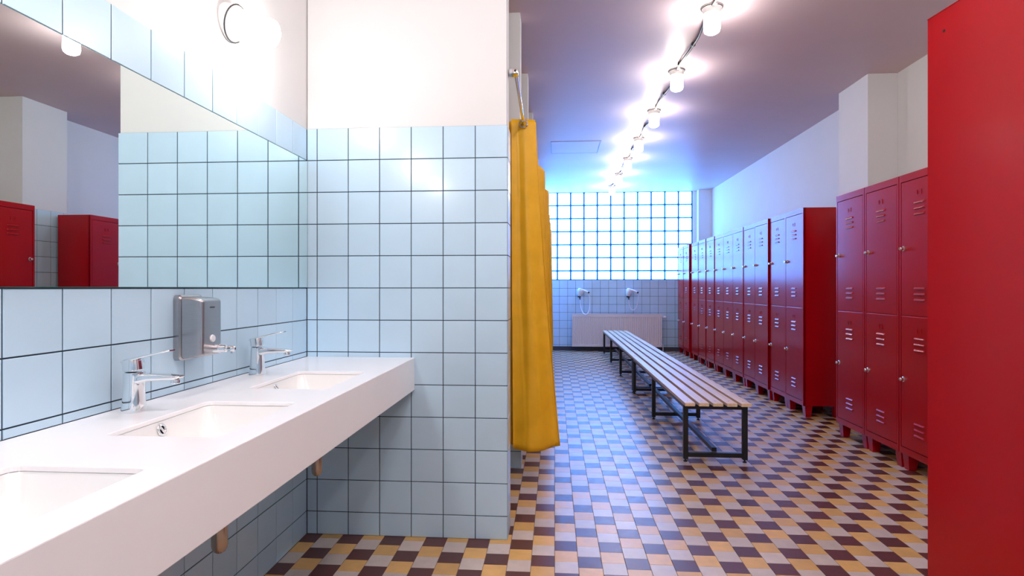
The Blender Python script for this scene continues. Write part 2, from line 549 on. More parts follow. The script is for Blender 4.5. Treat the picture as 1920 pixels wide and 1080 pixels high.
# ---------------------------------------------------------------- access hatch on the ceiling
h = empty('access_hatch', (0.26, 7.39, ZC))
tag(h, 'flush square access hatch with thin frame on the ceiling left of the lamps', 'hatch')
bm = bmesh.new()
for (a, b, c_, d) in ((-0.31, 0.31, -0.31, -0.297), (-0.31, 0.31, 0.297, 0.31), (-0.31, -0.297, -0.297, 0.297), (0.297, 0.31, -0.297, 0.297)):
    box(bm, a, b, c_, d, -0.004, 0.0)
mesh_obj('frame', bm, M['hatch'], h)
bm = bmesh.new(); box(bm, -0.293, 0.293, -0.293, 0.293, -0.003, 0)
mesh_obj('panel', bm, M['ceiling'], h)

# ---------------------------------------------------------------- mirror
bm = bmesh.new(); box(bm, XL - 0.002, XL + 0.004, -0.5, YP - 0.004, MZ0 + 0.001, MZ1 - 0.001, 0)
mir = mesh_obj('mirror_backing', bm, M['mirror_edge'])
mir.name = 'wall_mirror'
tag(mir, 'long frameless wall mirror above the washbasin worktop', 'mirror')
bm = bmesh.new(); box(bm, XL + 0.004, XL + 0.0046, -0.499, YP - 0.006, MZ0 + 0.003, MZ1 - 0.003)
mesh_obj('glass', bm, M['mirror'], mir)

# ---------------------------------------------------------------- worktop with three cut-outs
CT, CX0, CX1, CY0, CY1 = 0.845, XL + 0.001, -0.657, -0.45, YP - 0.001
BAS = [(-0.868, 0.80), (-0.868, 1.40), (-0.868, 2.00)]
BW, BL = 0.262, 0.385        # across (X), along (Y)
bm = bmesh.new()
prof_ = [(CX0, CT), (CX0, CT - 0.012), (CX1 - 0.022, CT - 0.012), (CX1 - 0.022, CT - 0.152), (CX1, CT - 0.152), (CX1, CT)]
loft(bm, [[(x, y, z) for x, z in prof_] for y in (CY0, CY1)], True, True)
slab = mesh_obj('worktop', bm, M['counter'])
for (bx, by) in BAS:
    bm2 = bmesh.new(); loft(bm2, [rrect(bx, by, BW, BL, 0.020, CT - 0.06), rrect(bx, by, BW, BL, 0.020, CT + 0.05)], True, True)
    cut = mesh_obj('cutter', bm2, M['counter'])
    md = slab.modifiers.new('b', 'BOOLEAN'); md.operation = 'DIFFERENCE'; md.object = cut; md.solver = 'EXACT'
dg = bpy.context.evaluated_depsgraph_get()
new = bpy.data.meshes.new_from_object(slab.evaluated_get(dg))
slab.modifiers.clear()
slab.data = new
for o in [o for o in bpy.data.objects if o.name.startswith('cutter')]:
    bpy.data.objects.remove(o)
bv = slab.modifiers.new('edge', 'BEVEL'); bv.width = 0.0025; bv.segments = 2; bv.limit_method = 'ANGLE'; bv.angle_limit = math.radians(60)
tag(slab, 'long white worktop with deep apron carrying the washbasins under the mirror', 'worktop')

basin_labels = ['white rectangular sunken basin at the bottom left edge, nearest of the three',
                'white rectangular sunken basin in the middle, with its overflow ring in full view',
                'white rectangular sunken basin farthest along, beside the tiled partition']
def basin(bx, by, label):
    b = empty('wash_basin', (bx, by, CT - 0.0122)); tag(b, label, 'basin', 'washbasins sunk in the worktop')
    bm = bmesh.new()
    prof = [(0.028, 0.028, 0.0, 0.03), (0.004, 0.004, -0.0005, 0.024), (0.0, 0.0, -0.004, 0.024), (-0.008, -0.012, -0.022, 0.030),
            (-0.030, -0.055, -0.075, 0.045), (-0.060, -0.110, -0.104, 0.05), (-0.120, -0.22, -0.114, 0.035), (-0.20, -0.32, -0.118, 0.02)]
    inner = [rrect(0, 0, BW + a, BL + c_, r, z, 7) for a, c_, z, r in prof]
    outer = [rrect(0, 0, BW + a + 0.024, BL + c_ + 0.024, r + 0.01, z - 0.012, 7) for a, c_, z, r in prof[3:]]
    loft(bm, list(reversed(outer)) + [rrect(0, 0, BW + 0.028, BL + 0.028, 0.034, -0.012, 7)] + inner, True, True)
    mesh_obj('bowl', bm, M['ceramic'], b, smooth=True)
    bm = bmesh.new(); lathe(bm, [(0.0, 0.004), (0.018, 0.004), (0.024, 0.0015), (0.028, -0.001), (0.028, -0.004)], 24)
    mesh_obj('drain', bm, M['chrome'], b, smooth=True, loc=(0, 0, -0.1165))
    # overflow ring on the wall side, with a slanted bar across
    ov = empty('overflow', (-BW / 2 + 0.003, -0.012, -0.021)); ov.parent = b
    ov.rotation_euler = (0, math.radians(78), 0)
    bm = bmesh.new()
    tube(bm, [(0.0125 * math.cos(a), 0.0125 * math.sin(a), 0.003) for a in [2 * PI * k / 24 for k in range(24)]], 0.0032, 8, closed=True)
    tube(bm, [(-0.010, -0.008, 0.004), (0.010, 0.008, 0.004)], 0.003, 8)
    mesh_obj('ring', bm, M['chrome'], ov, smooth=True)
    bm = bmesh.new(); lathe(bm, [(0.0, 0.001), (0.012, 0.001), (0.012, -0.003)], 20)
    mesh_obj('opening', bm, M['dark'], ov)
    return b
for (bx, by), l in zip(BAS, basin_labels): basin(bx, by, l)

# bottle traps under the basins
def trap(bx, by, label):
    t = empty('bottle_trap', (bx + 0.02, by, 0.50)); tag(t, label, 'drain trap', 'bottle traps under the worktop')
    bm = bmesh.new(); lathe(bm, [(0.0, 0), (0.008, 0.001), (0.014, 0.005), (0.018, 0.012), (0.0195, 0.022), (0.0195, 0.105), (0.017, 0.110)], 20)
    mesh_obj('bottle', bm, M['trap'], t, smooth=True)
    bm = bmesh.new(); tube(bm, [(0, 0, 0.108), (0, 0, 0.2)], 0.014, 14)
    mesh_obj('tailpipe', bm, M['trap'], t, smooth=True)
    bm = bmesh.new()
    tube(bm, [(-0.015, 0, 0.092), (-0.10, 0, 0.094), (-0.22, 0, 0.098), (XL - bx - 0.02 + 0.001, 0, 0.10)], 0.013, 12)
    mesh_obj('wall_pipe', bm, M['trap'], t, smooth=True)
    bm = bmesh.new(); lathe(bm, [(0.022, 0.0), (0.024, 0.003), (0.024, 0.016), (0.022, 0.019)], 20)
    mesh_obj('collar', bm, M['chrome'], t, smooth=True, loc=(0, 0, 0.112))
trap(-0.868, 1.40, 'metal bottle trap hanging below the middle basin, lower on the picture')
trap(-0.868, 2.00, 'metal bottle trap hanging below the far basin, next to the tiled corner')

# ---------------------------------------------------------------- faucets
def faucet(x, y, label):
    f = empty('basin_faucet', (x, y, CT)); tag(f, label, 'faucet', 'mixer taps on the worktop')
    bm = bmesh.new()
    lp = []
    for z, r, dx in ((0.0, 0.0265, 0), (0.003, 0.0265, 0), (0.03, 0.0235, 0), (0.07, 0.0220, 0.001), (0.098, 0.0225, 0.002), (0.104, 0.022, 0.002), (0.106, 0.019, 0.002)):
        lp.append(rrect(dx, 0, 2 * r * 1.02, 2 * r, r * 0.72, z, 5))
    loft(bm, lp, True, True)
    mesh_obj('body', bm, M['chrome'], f, smooth=True)
    bm = bmesh.new()
    lp = []
    for k, (xx, zt, zb, w) in enumerate(((-0.006, 0.103, 0.070, 0.040), (0.02, 0.102, 0.074, 0.041), (0.05, 0.1005, 0.082, 0.039), (0.085, 0.099, 0.085, 0.036), (0.112, 0.0975, 0.086, 0.034), (0.128, 0.0965, 0.089, 0.030), (0.134, 0.0955, 0.094, 0.024))):
        hh = zt - zb
        lp.append([(xx, p[0], p[1] + (zt + zb) / 2) for p in rrect(0, 0, w, hh, hh * 0.42, 0, 4)])
    loft(bm, lp, True, True)
    mesh_obj('spout', bm, M['chrome'], f, smooth=True)
    bm = bmesh.new(); lathe(bm, [(0.0105, 0.0), (0.0115, -0.002), (0.0115, -0.010), (0.0095, -0.012), (0.0, -0.009)], 18)
    mesh_obj('aerator', bm, M['chrome'], f, smooth=True, loc=(0.116, 0, 0.087))
    bm = bmesh.new()
    lp = []
    for z, r in ((0.0, 0.0205), (0.002, 0.0225), (0.024, 0.0225), (0.029, 0.0215), (0.031, 0.018)):
        lp.append(rrect(0, 0, 2 * r, 2 * r, r * 0.75, z, 5))
    loft(bm, lp, True, True)
    hd = mesh_obj('handle', bm, M['chrome'], f, smooth=True, loc=(0.0, 0, 0.1085)); hd.rotation_euler = (0, math.radians(-6), 0)
    bm = bmesh.new()
    lp = []
    for xx, z, w, t in ((-0.021, 0.026, 0.038, 0.006), (0.01, 0.031, 0.042, 0.008), (0.045, 0.036, 0.038, 0.006), (0.085, 0.0405, 0.034, 0.0045), (0.106, 0.0425, 0.030, 0.004), (0.112, 0.043, 0.022, 0.003)):
        lp.append([(xx, p[0], p[1] + z) for p in rrect(0, 0, w, t, t * 0.4, 0, 3)])
    loft(bm, lp, True, True)
    mesh_obj('lever', bm, M['chrome'], hd, smooth=True)
    return f
faucet(-1.112, 1.445, 'chrome lever mixer tap behind the middle basin, left of the soap dispenser')
faucet(-1.118, 2.090, 'chrome lever mixer tap behind the far basin, right of the soap dispenser')

# ---------------------------------------------------------------- soap dispenser on the tiles
sd = empty('soap_dispenser', (XL, 1.760, 0.945))
tag(sd, 'brushed steel soap dispenser mounted on the blue tiles between two taps', 'dispenser')
def loop_yz(x, y0, y1, z0, z1, r):
    return [(x, p[0], p[1]) for p in rrect((y0 + y1) / 2, (z0 + z1) / 2, y1 - y0, z1 - z0, r, 0, 5)]
bm = bmesh.new()
loft(bm, [loop_yz(0.0, -0.060, 0.060, 0, 0.205, 0.014), loop_yz(0.018, -0.060, 0.060, 0, 0.205, 0.014), loop_yz(0.023, -0.056, 0.056, 0.005, 0.200, 0.012)], True, True)
mesh_obj('back_housing', bm, M['steel'], sd, smooth=True)
bm = bmesh.new()
loft(bm, [loop_yz(0.021, -0.0535, 0.0535, 0.008, 0.199, 0.008), loop_yz(0.058, -0.0530, 0.0530, 0.010, 0.197, 0.008), loop_yz(0.080, -0.0520, 0.0520, 0.012, 0.193, 0.008), loop_yz(0.087, -0.0500, 0.0500, 0.014, 0.190, 0.008), loop_yz(0.0895, -0.0465, 0.0465, 0.018, 0.186, 0.006), loop_yz(0.0900, -0.044, 0.044, 0.021, 0.183, 0.005)], True, True)
mesh_obj('front_cover', bm, M['steel'], sd, smooth=True)
RX = Matrix.Rotation(PI / 2, 4, 'Y')
bm = bmesh.new(); lathe(bm, [(0.0, 0.003), (0.011, 0.003), (0.0125, 0.0), (0.0125, -0.002)], 24, Matrix.Translation((0.091, 0.0, 0.066)) @ RX)
mesh_obj('sight_glass', bm, M['plastic'], sd, smooth=True)
bm = bmesh.new(); lathe(bm, [(0.014, 0.0), (0.014, 0.025), (0.012, 0.027), (0.012, 0.045), (0.008, 0.047), (0.008, 0.058), (0.0095, 0.060), (0.0095, 0.072), (0.007, 0.074), (0.0, 0.072)], 20, Matrix.Translation((0.088, 0.004, 0.034)) @ RX)
mesh_obj('push_nozzle', bm, M['chrome'], sd, smooth=True)
bm = bmesh.new(); tube(bm, [(0.150, 0.004, 0.030), (0.150, 0.004, 0.018)], 0.0035, 10)
mesh_obj('outlet', bm, M['chrome'], sd, smooth=True)
bm = bmesh.new(); box(bm, 0.0902, 0.0908, -0.012, 0.012, 0.164, 0.168)
mesh_obj('emblem', bm, M['baseboard'], sd)

# ---------------------------------------------------------------- lockers (front faces -X, built with the front at x=0, far door edge at +y)
LW, LD, LH, LEG = 0.412, 0.345, 1.90, 0.105
def louvre_mesh():
    bm = bmesh.new()
    w = 0.052
    rows = []
    prof = [(0.0, 0.007), (-0.004, 0.004), (-0.0075, -0.001), (-0.0085, -0.0055), (-0.002, -0.0065), (0.0, -0.0065)]
    for t in (-1, -0.9, 0.9, 1):
        s = 0.25 if abs(t) == 1 else 1.0
        rows.append([bm.verts.new((p[0] * s, t * w, p[1])) for p in prof])
    for a, b in zip(rows, rows[1:]):
        for k in range(len(a)):
            bm.faces.new((a[k], a[(k + 1) % len(a)], b[(k + 1) % len(a)], b[k]))
    bm.faces.new(rows[0]); bm.faces.new(rows[-1][::-1])
    return bm

def make_locker():
    root = empty('metal_locker', (0, 0, 0))
    w2 = LW / 2
    bm = bmesh.new()
    # shell: sides, back, top, bottom, shelf between the doors
    box(bm, 0.003, LD, -w2, -w2 + 0.003, LEG, LH)
    box(bm, 0.003, LD, w2 - 0.003, w2, LEG, LH)
    box(bm, LD - 0.003, LD, -w2 + 0.003, w2 - 0.003, LEG, LH)
    box(bm, 0.003, LD - 0.003, -w2 + 0.003, w2 - 0.003, LH - 0.003, LH)
    box(bm, 0.003, LD - 0.003, -w2 + 0.003, w2 - 0.003, LEG, LEG + 0.003)
    box(bm, 0.003, LD - 0.003, -w2 + 0.003, w2 - 0.003, 0.99, 0.996)
    # two screw holes, one on each side near the top
    mesh_obj('shell', bm, M['red'], root)
    # face frame
    bm = bmesh.new()
    fx0, fx1 = 0.0, 0.022
    m_ = 0.017
    box(bm, fx0, fx1, -w2, -w2 + m_, LEG, LH)
    box(bm, fx0, fx1, w2 - m_, w2, LEG, LH)
    box(bm, fx0, fx1, -w2 + m_, w2 - m_, LH - 0.046, LH)
    box(bm, fx0, fx1, -w2 + m_, w2 - m_, LEG, LEG + 0.042)
    box(bm, fx0 + 0.006, fx1, -w2 + m_, w2 - m_, 0.989, 0.999)
    mesh_obj('face_frame', bm, M['red'], root)
    for (x, y) in ((0.05, -w2 + 0.035), (0.05, w2 - 0.035), (LD - 0.04, -w2 + 0.035), (LD - 0.04, w2 - 0.035)):
        bm = bmesh.new()
        loft(bm, [[(x + sx * 0.030 * k, y + sy * 0.030 * k, z) for sx, sy in ((-1, -1), (1, -1), (1, 1), (-1, 1))] for k, z in ((0.78, 0.0), (1.1, LEG))], True, True)
        mesh_obj('leg', bm, M['red'], root)
    for lower in (False, True):
        z0, z1 = (LEG + 0.0455, 0.9905) if lower else (0.9975, LH - 0.0495)
        bm = bmesh.new()
        bbox(bm, 0.001, 0.014, -w2 + m_ + 0.0035, w2 - m_ - 0.0035, z0, z1, 0.0025, 2)
        d = mesh_obj('door', bm, M['red'], root)
        d['label'] = 'lower door' if lower else 'upper door'
        zt = z1 - 0.085 if lower else z1 - 0.142
        zz = [z1 - 0.145 - 0.036 * k for k in range(3)] if not lower else [z1 - 0.135 - 0.036 * k for k in range(3)]
        zz += [z0 + 0.10 + 0.036 * k for k in range(3)]
        first = None
        for z in zz:
            if LOUV[0] is None:
                LOUV[0] = mesh_obj('louvre', louvre_mesh(), M['red'], d, loc=(0.001, 0, z))
            else:
                inst(LOUV[0], d, (0.001, 0, z))
        # label holder
        bm = bmesh.new()
        lz = z1 - 0.085
        for (a, b, c_, e) in ((-0.022, 0.022, 0.013, 0.016), (-0.022, 0.022, -0.016, -0.013), (-0.022, -0.019, -0.013, 0.013), (0.019, 0.022, -0.013, 0.013)):
            box(bm, -0.0018, 0.0012, a, b, lz + c_, lz + e)
        box(bm, -0.0008, 0.0012, 0.003, 0.010, lz - 0.004, lz + 0.003)
        mesh_obj('label_holder', bm, M['red'], d)
        # lock: round rosette and knob near the far edge
        lk = 0.585 if lower else 1.425
        RXm = Matrix.Translation((0.0012, w2 - m_ - 0.030, lk)) @ Matrix.Rotation(-PI / 2, 4, 'Y')
        bm = bmesh.new()
        lathe(bm, [(0.017, 0.0), (0.0165, 0.004), (0.012, 0.0065), (0.0105, 0.012), (0.012, 0.016), (0.0115, 0.023), (0.009, 0.026), (0.0, 0.0265)], 16, RXm)
        mesh_obj('lock_knob', bm, M['chrome'], d, smooth=True)
    return root
LOUV = [None]
near_labels = ['red two-door locker partly hidden behind the large near red panel',
               'red two-door locker in the middle of the bank of three',
               'red two-door locker at the far end of the bank of three, beside the white column']
ords = ['second', 'third', 'fourth', 'fifth', 'sixth', 'seventh', 'eighth', 'ninth', 'tenth', 'eleventh']
far_labels = ['red two-door locker at the near end of the long row, its plain side showing'] + \
    ['red two-door locker, %s in the long row counted from its near end' % w for w in ords] + \
    ['red two-door locker at the far end of the long row, next to the window wall']
L0 = make_locker()
index_kids(L0)
spots = [(3.512, 0, near_labels[0], 'three lockers of the nearer bank'), (3.932, 0, near_labels[1], 'three lockers of the nearer bank'), (4.352, 0.0, near_labels[2], 'three lockers of the nearer bank')]
fy = [5.377 + 0.4155 * k for k in range(8)] + [8.718, 9.225, 9.755, 10.255]
jx = [0.0, 0.004, -0.012, 0.003, -0.002, 0.002, 0.004, -0.003, -0.010, 0.004, -0.012, 0.0]
for k, y in enumerate(fy): spots.append((y, jx[k], far_labels[k], 'twelve lockers of the long row'))
for i, (y, dx, lab, grp) in enumerate(spots):
    r = L0 if i == 0 else copy_tree(L0)
    r.location = (2.24 + dx, y + LW / 2, 0)
    tag(r, lab, 'locker', grp)

# the near locker whose plain side fills the right edge of the picture (door side turned towards the room's near end)
nr = copy_tree(L0)
nr.name = 'metal_locker'
a = math.radians(5.4)
dirv = Vector((-math.sin(a), math.cos(a), 0)); perp = Vector((math.cos(a), math.sin(a), 0))
far_corner = Vector((1.011, 1.642, 0))
# local +x runs from the front to the back; local front normal is -x -> turn it to -Y'
nr.rotation_euler = (0, 0, a + PI / 2)
nr.location = far_corner - dirv * LD + perp * (LW / 2)
tag(nr, 'red locker standing closest on the right, only its plain side panel showing', 'locker')
bm = bmesh.new(); lathe(bm, [(0.004, 0.0), (0.004, 0.0006), (0.0, 0.0006)], 12, Matrix.Translation((LD - 0.058, LW / 2 + 0.0001, 1.845)) @ Matrix.Rotation(-PI / 2, 4, 'X'))
sh = mesh_obj('screw_hole', bm, M['red_dark'], nr)
bm = bmesh.new(); box(bm, 0.0, LD, LW / 2 - 0.004, LW / 2 + 0.0015, LH - 0.0005, LH + 0.0012)
mesh_obj('top_lip', bm, M['red'], nr)

# ---------------------------------------------------------------- benches
BX0, BX1 = 0.862, 1.292
def bench(y0, y1, frames, label):
    b = empty('slatted_bench', ((BX0 + BX1) / 2, y0, 0)); tag(b, label, 'bench', 'two benches end to end')
    hw = (BX1 - BX0) / 2
    L = y1 - y0
    sw, gp = 0.066, 0.025
    bm = bmesh.new(); bbox(bm, -sw / 2, sw / 2, 0, L, 0.388, 0.411, 0.003, 2)
    s0 = mesh_obj('slat', bm, M['pine'], b, loc=(-hw + sw / 2, 0, 0))
    for k in range(1, 5):
        inst(s0, b, (-hw + sw / 2 + k * (sw + gp), 0, random.uniform(-0.0006, 0.0006)))
    f0 = None
    lx = hw - 0.020
    for fyy in frames:
        yy = fyy - y0
        if f0 is None:
            bm = bmesh.new()
            t = 0.016
            for sx in (-1, 1):
                bbox(bm, sx * lx - t, sx * lx + t, -t, t, 0.020, 0.387, 0.002, 1)
            bbox(bm, -lx + t, lx - t, -t, t, 0.357, 0.3868, 0.002, 1)
            bbox(bm, -lx + t, lx - t, -t, t, 0.034, 0.064, 0.002, 1)
            f0 = mesh_obj('leg_frame', bm, M['black'], b, loc=(0, yy, 0))
            ft = []
            for sx in (-1, 1):
                bm = bmesh.new(); lathe(bm, [(0.0135, 0.0), (0.0135, 0.006), (0.006, 0.009), (0.006, 0.021)], 14)
                ft.append(mesh_obj('foot', bm, M['dark'], f0, smooth=True, loc=(sx * lx, 0, 0)))
        else:
            f = inst(f0, b, (0, yy, 0))
            for q in ft: inst(q, f)
    ya, yb = frames[0] - y0 + 0.016, frames[-1] - y0 - 0.016
    bm = bmesh.new(); bbox(bm, -0.016, 0.016, ya, yb, 0.064, 0.092, 0.002, 1)
    mesh_obj('bottom_rail', bm, M['black'], b)
    for sx in (-1, 1):
        bm = bmesh.new(); bbox(bm, sx * lx - 0.014, sx * lx + 0.014, ya, yb, 0.362, 0.3875, 0.002, 1)
        mesh_obj('top_rail', bm, M['black'], b)
    # screws through the slats over every frame
    bm = bmesh.new()
    for fyy in frames:
        for k in range(5):
            xx = -hw + sw / 2 + k * (sw + gp)
            lathe(bm, [(0.004, 0.4105), (0.004, 0.4117), (0.0, 0.4117)], 8, Matrix.Translation((xx, fyy - y0, 0)))
    o = mesh_obj('screws', bm, M['steel'], b); o['kind'] = 'stuff'
bench(3.885, 6.495, (3.965, 5.22, 6.46), 'near slatted pine bench on black square-tube frames')
bench(6.515, 10.41, (6.55, 7.80, 9.09, 10.34), 'far slatted pine bench running up to the radiator')

# ---------------------------------------------------------------- radiator
rd = empty('radiator', (0, 0, 0))
tag(rd, 'white ribbed panel radiator below the glass-block window', 'radiator')
RX0, RX1, RZ0, RZ1, RY = 0.325, 1.955, 0.088, 0.690, 10.70
bm = bmesh.new()
n = 42
pts = []
p = (RX1 - RX0) / n
for k in range(n):
    x = RX0 + k * p
    pts += [(x, 0.0), (x + p * 0.30, 0.0), (x + p * 0.45, 0.010), (x + p * 0.85, 0.010)]
pts.append((RX1, 0.0))
zz = [RZ0 + 0.0, RZ0 + 0.03, RZ0 + 0.05, RZ1 - 0.07, RZ1 - 0.05, RZ1]
dd = [0, 0, 1, 1, 0, 0]
rows = [[bm.verts.new((x, RY + dv * q, z)) for x, dv in pts] for z, q in zip(zz, dd)]
for a_, b_ in zip(rows, rows[1:]):
    for k in range(len(pts) - 1):
        bm.faces.new((a_[k], a_[k + 1], b_[k + 1], b_[k]))
mesh_obj('front_panel', bm, M['radiator'], rd)
bm = bmesh.new()
box(bm, RX0 - 0.004, RX0 - 0.0005, RY, RY + 0.10, RZ0, RZ1)
box(bm, RX1 + 0.0005, RX1 + 0.004, RY, RY + 0.10, RZ0, RZ1)
mesh_obj('side_cover', bm, M['radiator'], rd)
bm = bmesh.new()
for k in range(54):
    x = RX0 + 0.01 + k * (RX1 - RX0 - 0.02) / 54
    box(bm, x, x + 0.020, RY + 0.008, RY + 0.095, RZ1 - 0.004, RZ1 + 0.002)
box(bm, RX0, RX1, RY, RY + 0.008, RZ1 - 0.003, RZ1 + 0.003)
box(bm, RX0, RX1, RY + 0.094, RY + 0.10, RZ1 - 0.003, RZ1 + 0.003)
mesh_obj('top_grille', bm, M['radiator'], rd)
bm = bmesh.new(); box(bm, RX0 + 0.005, RX1 - 0.005, RY + 0.085, RY + 0.10, RZ0 + 0.01, RZ1 - 0.01)
mesh_obj('rear_panel', bm, M['radiator'], rd)
bm = bmesh.new()
for xx in (RX0 + 0.25, RX1 - 0.25): box(bm, xx - 0.02, xx + 0.02, RY + 0.098, YB - 0.010, 0.2, 0.6)
mesh_obj('bracket', bm, M['radiator'], rd)
bm = bmesh.new(); lathe(bm, [(0.012, 0.0), (0.012, 0.02), (0.022, 0.024), (0.024, 0.06), (0.019, 0.066), (0, 0.067)], 18, Matrix.Translation((RX1 + 0.02, RY + 0.05, RZ1 - 0.055)) @ RX)
mesh_obj('valve', bm, M['plastic'], rd, smooth=True)
bm = bmesh.new(); tube(bm, [(RX1 + 0.004, RY + 0.05, RZ1 - 0.055), (RX1 + 0.03, RY + 0.05, RZ1 - 0.055)], 0.010, 12)
tube(bm, [(RX1 + 0.004, RY + 0.06, RZ0 + 0.045), (RX1 + 0.03, RY + 0.06, RZ0 + 0.045), (RX1 + 0.034, RY + 0.06, RZ0 + 0.03), (RX1 + 0.034, RY + 0.06, 0.0)], 0.009, 12)
mesh_obj('pipe', bm, M['plastic'], rd, smooth=True)

# ---------------------------------------------------------------- wall hair dryers
def dryer(x, label, loopx):
    d = empty('hair_dryer', (x, YB - 0.009, 1.09)); tag(d, label, 'hair dryer', 'hair dryers on the window wall')
    RYm = Matrix.Rotation(PI / 2, 4, 'X')
    bm = bmesh.new(); lathe(bm, [(0.055, 0.0), (0.055, 0.03), (0.045, 0.045), (0.0, 0.05)], 20, Matrix.Translation((-0.02, 0, 0.0)) @ RYm)
    mesh_obj('wall_holder', bm, M['plastic'], d, smooth=True)
    bm = bmesh.new(); lathe(bm, [(0.0, 0.085), (0.030, 0.082), (0.046, 0.062), (0.052, 0.03), (0.050, 0.0), (0.044, -0.035), (0.034, -0.062), (0.03, -0.065)], 20, Matrix.Translation((-0.035, -0.085, -0.005)) @ Matrix.Rotation(math.radians(8), 4, 'Y'))
    mesh_obj('motor_body', bm, M['plastic'], d, smooth=True)
    bm = bmesh.new(); lathe(bm, [(0.031, 0.0), (0.031, -0.018), (0.022, -0.026), (0.0, -0.026)], 18, Matrix.Translation((-0.043, -0.085, -0.066)))
    mesh_obj('intake_grille', bm, M['dark'], d, smooth=True)
    bm = bmesh.new(); tube(bm, [(-0.02, -0.085, 0.045), (0.03, -0.085, 0.036), (0.08, -0.085, 0.018), (0.118, -0.085, 0.004)], [0.026, 0.024, 0.020, 0.018], 14)
    mesh_obj('nozzle', bm, M['plastic'], d, smooth=True)
    bm = bmesh.new(); tube(bm, [(0.114, -0.085, 0.0055), (0.145, -0.085, -0.006)], [0.017, 0.015], 14)
    mesh_obj('nozzle_tip', bm, M['dark'], d, smooth=True)
    bm = bmesh.new(); tube(bm, [(-0.035, -0.08, -0.09), (-0.03, -0.075, -0.115), (-0.026, -0.07, -0.135)], [0.012, 0.009, 0.007], 10)
    mesh_obj('strain_relief', bm, M['dark'], d, smooth=True)
    # curled cord hanging in a loop and returning to the wall outlet
    bm = bmesh.new()
    base = []
    zl = loopx[1]
    n = 40
    for k in range(n + 1):
        t = k / n
        xx = -0.026 + (0.19 - 0.02) * (0.5 - 0.5 * math.cos(PI * t)) + loopx[0] * math.sin(PI * t)
        z = -0.135 - (zl) * math.sin(PI * t) ** 0.75 + 0.09 * t
        base.append(Vector((xx, -0.07 + 0.04 * t - loopx[2] * math.sin(PI * t), z)))
    pts = []
    for k in range(n * 6):
        t = k / (n * 6) * n
        i = int(t); f = t - i
        q = base[i].lerp(base[min(i + 1, n)], f)
        aa = k * 1.15
        pts.append(q + Vector((0.006 * math.cos(aa), 0.006 * math.sin(aa), 0.003 * math.sin(aa))))
    tube(bm, pts, 0.0058, 5)
    mesh_obj('curled_cord', bm, M['plastic'], d, smooth=True)
    return d
dryer(0.50, 'white wall hair dryer left on the back wall, its cord dangling over the radiator', (0.02, 0.315, 0.17))
dryer(1.40, 'white wall hair dryer right on the back wall, cord looping above the radiator', (-0.0, 0.235, 0.02))

# ---------------------------------------------------------------- lamps
def lamp(name, loc, rot, label, m, group, cat='lamp'):
    l = empty(name, loc); l.rotation_euler = rot
    tag(l, label, cat, group)
    bm = bmesh.new(); lathe(bm, [(0.064, 0.0), (0.067, 0.002), (0.067, 0.008), (0.058, 0.018), (0.054, 0.045), (0.050, 0.048), (0.0, 0.048)], 28)
    mesh_obj('base', bm, M['porcelain'], l, smooth=True)
    bm = bmesh.new(); tube(bm, [(0.0655 * math.cos(a), 0.0655 * math.sin(a), 0.010) for a in [2 * PI * k / 28 for k in range(28)]], 0.0028, 6, closed=True)
    mesh_obj('wire_ring', bm, M['cable'], l, smooth=True)
    bm = bmesh.new(); lathe(bm, [(0.046, 0.046), (0.051, 0.052), (0.052, 0.14), (0.047, 0.158), (0.030, 0.170), (0.0, 0.173)], 20)
    mesh_obj('glass_globe', bm, m, l, smooth=True)
    return l
LY = [3.765 + 1.07 * k for k in range(7)]
cl = ['lit jar lamp on the ceiling nearest to the camera, largest of the row',
      'lit jar lamp on the ceiling, second from the near end of the row',
      'lit jar lamp on the ceiling, third from the near end of the row',
      'lit jar lamp on the ceiling, fourth from the near end of the row',
      'lit jar lamp on the ceiling, fifth from the near end of the row',
      'lit jar lamp on the ceiling, sixth, second nearest to the window',
      'lit jar lamp on the ceiling closest to the glass-block window']
lamps = []
G0 = None
for k, y in enumerate(LY):
    if k == 0:
        G0 = lamp('ceiling_lamp', (1.004, y, ZC), (PI, 0, 0), cl[k], M['globe'], 'ceiling lamps in a row on one cable'); index_kids(G0)
    else:
        g = copy_tree(G0); g.location = (1.004 + random.uniform(-0.004, 0.004), y, ZC); g['label'] = cl[k]
bl = ['ceiling jar lamp above the near room end, outside the picture on the right',
      'ceiling jar lamp over the large near red locker, above the picture',
      'ceiling jar lamp beside the camera, above the picture', 'ceiling jar lamp behind the camera in the cable row', 'last ceiling jar lamp at the rear wall']
for k in range(1, 6):
    g = copy_tree(G0); g.location = (1.004, 3.765 - 1.07 * k, ZC); g['label'] = bl[k - 1]
for (x, y, lab) in ((0.28, 1.0, 'single ceiling jar lamp above the camera between mirror and near locker'), (0.0, -1.2, 'single ceiling jar lamp added unseen behind the camera in mid room')):  # the rear one is added out of view to light the room
    g = lamp('ceiling_lamp', (x, y, ZC), (PI, 0, 0), lab, M['globe_near'], 'single ceiling lamps at the near end')
wl = ['lit jar lamp on the white wall above the mirror, only wall lamp in the picture', 'wall jar lamp above the near basin, outside the picture', 'wall jar lamp above the mirror beside the camera, outside the picture']
W0 = None
